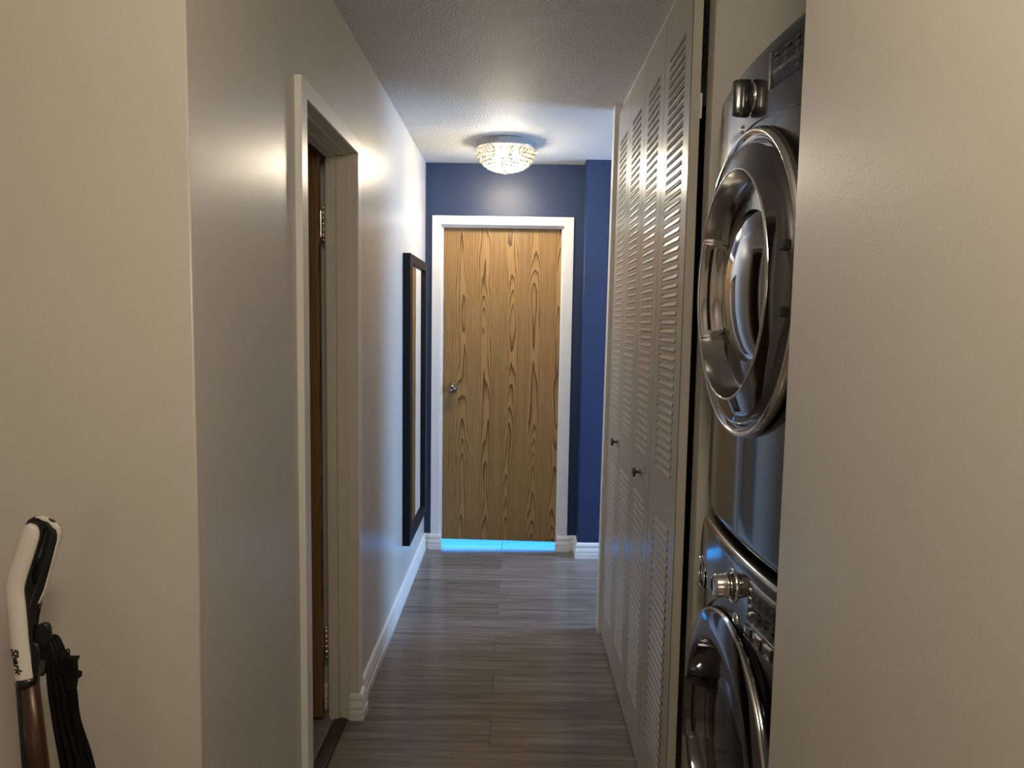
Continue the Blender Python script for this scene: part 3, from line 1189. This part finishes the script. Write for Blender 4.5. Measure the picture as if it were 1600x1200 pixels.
def hp(px_, py_, dy=0.0):
    """handle outline grid: one step is about a millimetre, in the plane of the handle"""
    return (-0.740 + (px_ - 65) * 0.00098 - (py_ - 806) * 0.000045, VY + dy, 1.160 - (py_ - 806) * 0.00104 + (px_ - 65) * 0.00003)


# white front shell: half-round strip that follows the bend
spine = smooth_path([hp(40.5, 1062), hp(36, 1030), hp(32, 998), hp(28, 951), hp(25, 926), hp(25.5, 911), hp(31, 891), hp(45, 849), hp(54.5, 817)], 7)


def shell(path, width, thick, dy):
    rings = []
    n = len(path)
    for i, p in enumerate(path):
        t = (path[min(i + 1, n - 1)] - path[max(i - 1, 0)]).normalized()
        side = Vector((t.z, 0, -t.x))
        wd = width
        if n - 1 - i < 5:
            q = 1 - (n - 1 - i) / 5.0
            wd = width * math.sqrt(max(0.12, 1 - q * q))
        rings.append([p + side * (wd * math.cos(PI * k / 12)) + Vector((0, dy - thick * math.sin(PI * k / 12), 0)) for k in range(13)])
    return rings


b = mb('white_plastic')
b.loft(shell(spine, 0.0152, 0.010, -0.004), True, True, True)
b.build('handle_shell', vc)


def slab(material, name, outline, y0_, y1_, bev):
    b = mb(material)
    b.prism([hp(p[0], p[1], y0_) for p in outline], (0, y1_ - y0_, 0))
    if bev:
        r = bmesh.ops.bevel(b.bm, geom=[e for e in b.bm.edges if abs(e.verts[0].co.y - e.verts[1].co.y) < 1e-6], offset=bev, segments=3, affect='EDGES', profile=0.5)
        for f in r['faces']:
            f.smooth = True
    return b.build(name, vc)


# black core behind the shell: stem, and the crown that arches over the top
slab('black_plastic', 'handle_core', [(38, 1062), (60, 1056), (56, 1020), (52.5, 990), (52.5, 966), (55, 953), (63, 941), (60, 925), (50, 914), (48, 900), (56, 872), (66, 842), (72, 824), (72, 813), (66, 806.5), (54, 806), (44, 811), (40, 818), (28, 856), (14, 900), (11, 918), (14, 950), (22, 1010)], -0.004, 0.008, 0.003)
# back of the loop, dark and set in
slab('black_plastic', 'grip_back', [(47, 905), (60, 868), (71, 832), (72, 812), (90, 822), (94, 834), (92, 846), (80, 886), (69, 920), (62, 938), (52, 930)], 0.004, 0.008, 0.0)
b = mb('black_plastic')
grip = smooth_path([hp(70, 816, 0.0), hp(80, 820, 0.0), hp(86, 830, 0.0), hp(85, 846, 0.0), hp(74, 884, 0.0), hp(64, 916, 0.0), hp(58, 932, 0.0), hp(52, 948, 0.002)], 7)
b.tube(grip, [0.0085] * 7 + [0.0078] * 28 + [0.0082] * (len(grip) - 35), n=14)
b.build('grip_loop', vc)
# thin white edge round the outside of the loop
b = mb('white_plastic')
rim_o = [(58, 805.5), (66, 805.5), (76, 809.5), (87, 816.5), (94.5, 823), (97, 833), (95.8, 843), (84.5, 884), (74, 920), (69, 932), (63.5, 941)]
rim_i = [(58, 806.5), (66, 808.5), (75, 814), (85, 820.5), (92.2, 826), (94.3, 834), (93.6, 843), (82.6, 884), (72.0, 920), (66.5, 932), (63.0, 940)]
rings = []
for (o_, i_) in zip(rim_o, rim_i):
    rings.append([hp(*o_, -0.0065), hp(*o_, 0.002), hp(*i_, 0.002), hp(*i_, -0.0065)])
b.loft(rings, True, True, False)
b.build('loop_trim', vc)
# collar and wand
b = mb('black_plastic')
b.tube([hp(41.5, 1058, 0.0), hp(43.5, 1070, 0.0)], 0.0160, n=20)
b.build('collar', vc)
b = mb('wand')
b.tube([hp(45.5, 1062, 0.0), hp(61, 1200, 0.0), hp(96, 1520, 0.0)], [0.0122, 0.0140, 0.0150], n=24)
b.build('wand', vc)
# black strut along the left of the wand
b = mb('black_plastic')
b.tube([hp(31, 1064, 0.004), hp(41, 1200, 0.004), hp(76, 1520, 0.004)], 0.0105, n=12)
b.build('rear_strut', vc)
# hook that carries the cord
o = slab('black_plastic', 'cord_hook', [(53, 988), (55, 980), (60, 975.5), (67, 974.5), (73, 978), (76, 985), (77.5, 1004), (77, 1034), (52, 1034)], 0.0, 0.010, 0.002)
slab('black_plastic', 'hook_mount', [(50, 1000), (62, 1006), (66, 1022), (63, 1044), (61, 1058), (50, 1060)], -0.006, 0.012, 0.003)
# coils of cord hung over the hook and down the right side
b = mb('cord')
for k in range(9):
    f = k / 8
    g = (k % 3) * 0.007
    xo = -0.7300 + 0.027 * f
    pts = smooth_path([vp(-0.765 - 0.004 * f, 0.890, 0.020 + g), vp(-0.757, 0.930 + 0.004 * f, 0.012 + g), vp(-0.748 + 0.006 * f, 0.946 + 0.008 * f, 0.006 + g), vp(-0.7380 + 0.012 * f, 0.930 + 0.010 * f, -0.002 + g), vp(xo - 0.004, 0.880, -0.006 + g), vp(xo + 0.002, 0.820, -0.006 + g), vp(xo + 0.012 + 0.010 * f, 0.742, -0.006 + g), vp(xo + 0.030 + 0.012 * f, 0.600, -0.006 + g), vp(xo + 0.010, 0.470, 0.004 + g), vp(-0.745, 0.440, 0.016 + g)], 5)
    b.tube(pts, 0.0046, n=8)
for k in range(3):
    pts = smooth_path([vp(-0.768, 0.905, 0.030), vp(-0.7895 - 0.002 * k, 0.880, 0.020 + 0.006 * k), vp(-0.7960 + 0.004 * k, 0.842, 0.014 + 0.005 * k), vp(-0.7930 + 0.004 * k, 0.790, 0.014 + 0.005 * k), vp(-0.7830 + 0.004 * k, 0.742, 0.014 + 0.005 * k), vp(-0.765, 0.600, 0.020), vp(-0.750, 0.470, 0.024)], 5)
    b.tube(pts, 0.0046, n=8)
pts = smooth_path([vp(-0.7015, 0.888, -0.004), vp(-0.7000, 0.860, -0.004), vp(-0.6945, 0.800, -0.004), vp(-0.6850, 0.742, -0.004), vp(-0.668, 0.650, 0.0), vp(-0.690, 0.540, 0.006)], 6)
b.tube(pts, 0.0038, n=8)
cd = b.build('power_cord', vc)
b = mb('cord')
b.prism([vp(-0.7110, 0.932, -0.012), vp(-0.6900, 0.932, -0.012), vp(-0.6905, 0.929, -0.012), vp(-0.6935, 0.924, -0.012), vp(-0.6935, 0.908, -0.012), vp(-0.6870, 0.906, -0.012), vp(-0.6880, 0.898, -0.012), vp(-0.6940, 0.895, -0.012), vp(-0.6960, 0.880, -0.012), vp(-0.7065, 0.880, -0.012), vp(-0.7075, 0.905, -0.012), vp(-0.7190, 0.912, -0.012), vp(-0.7180, 0.926, -0.012)], (0, 0.014, 0))
pg = b.build('plug', cd)
for (x0, zt) in ((-0.7120, 0.9395), (-0.7035, 0.9445)):
    b = mb('black_plastic')
    # blade with a hole: a flat ring on a stem
    b.box(x0 - 0.0028, x0 + 0.0028, VY - 0.007, VY - 0.0055, 0.926, zt - 0.0035)
    ring_o = [(x0 + 0.0032 * math.cos(2 * PI * k / 14), VY - 0.007, zt - 0.001 + 0.0040 * math.sin(2 * PI * k / 14)) for k in range(14)]
    ring_i = [(x0 + 0.0014 * math.cos(2 * PI * k / 14), VY - 0.007, zt - 0.001 + 0.0016 * math.sin(2 * PI * k / 14)) for k in range(14)]
    b.loft([ring_i, ring_o, [(p[0], p[1] + 0.0015, p[2]) for p in ring_o], [(p[0], p[1] + 0.0015, p[2]) for p in ring_i], ring_i], True, False, False)
    b.build('prong', pg)
# lettering on the shell, reading downwards
tcu = bpy.data.curves.new('lettering', 'FONT')
tcu.body = 'Shark'
tcu.size = 0.0175
tcu.extrude = 0.0006
tcu.offset = 0.00035
tcu.shear = 0.1
tcu.align_x = 'LEFT'
tcu.materials.append(M['ink'])
to = bpy.data.objects.new('lettering_source', tcu)
C.objects.link(to)
dg = bpy.context.evaluated_depsgraph_get()
me = bpy.data.meshes.new_from_object(to.evaluated_get(dg))
bpy.data.objects.remove(to)
tb = bmesh.new()
tb.from_mesh(me)
xs = [v.co.x for v in tb.verts]
ln = max(xs)
for v in tb.verts:
    u, up_, th = v.co.x / ln, v.co.y, v.co.z
    # along: down the shell, up: towards +x, bent round the half-round shell
    z_ = 0.9490 - u * 0.0430
    axis_x = -0.7797 + (0.9400 - z_) * 0.13
    px_ = axis_x - 0.0085 + up_ * 0.95
    s = max(-1, min(1, (px_ - axis_x) / 0.0152))
    y_ = VY - 0.004 - 0.010 * math.sqrt(max(0.0, 1 - s * s)) - 0.0007 - th
    v.co = Vector((px_, y_, z_)) - Vector(vc.location)
tb.to_mesh(me)
tb.free()
me.name = 'lettering'
to = bpy.data.objects.new('lettering', me)
C.objects.link(to)
to.parent = vc
# lower part of the machine, below the frame
b = mb('wand')
b.lathe([(0.0001, 0), (0.055, 0), (0.062, 0.02), (0.062, 0.26), (0.050, 0.31), (0.022, 0.34), (0.017, 0.36), (0.0001, 0.36)], (-0.722, VY + 0.02, 0.10), n=28)
b.build('body', vc)
b = mb('black_plastic')
b.tube([(-0.722, VY + 0.02, 0.11), (-0.722, VY - 0.01, 0.045)], 0.03, n=16)
b.build('swivel_neck', vc)
b = mb('white_plastic')
b.box(-0.850, -0.594, VY - 0.16, VY + 0.03, 0.004, 0.066, bevel=0.02, seg=3)
b.build('floor_head', vc)
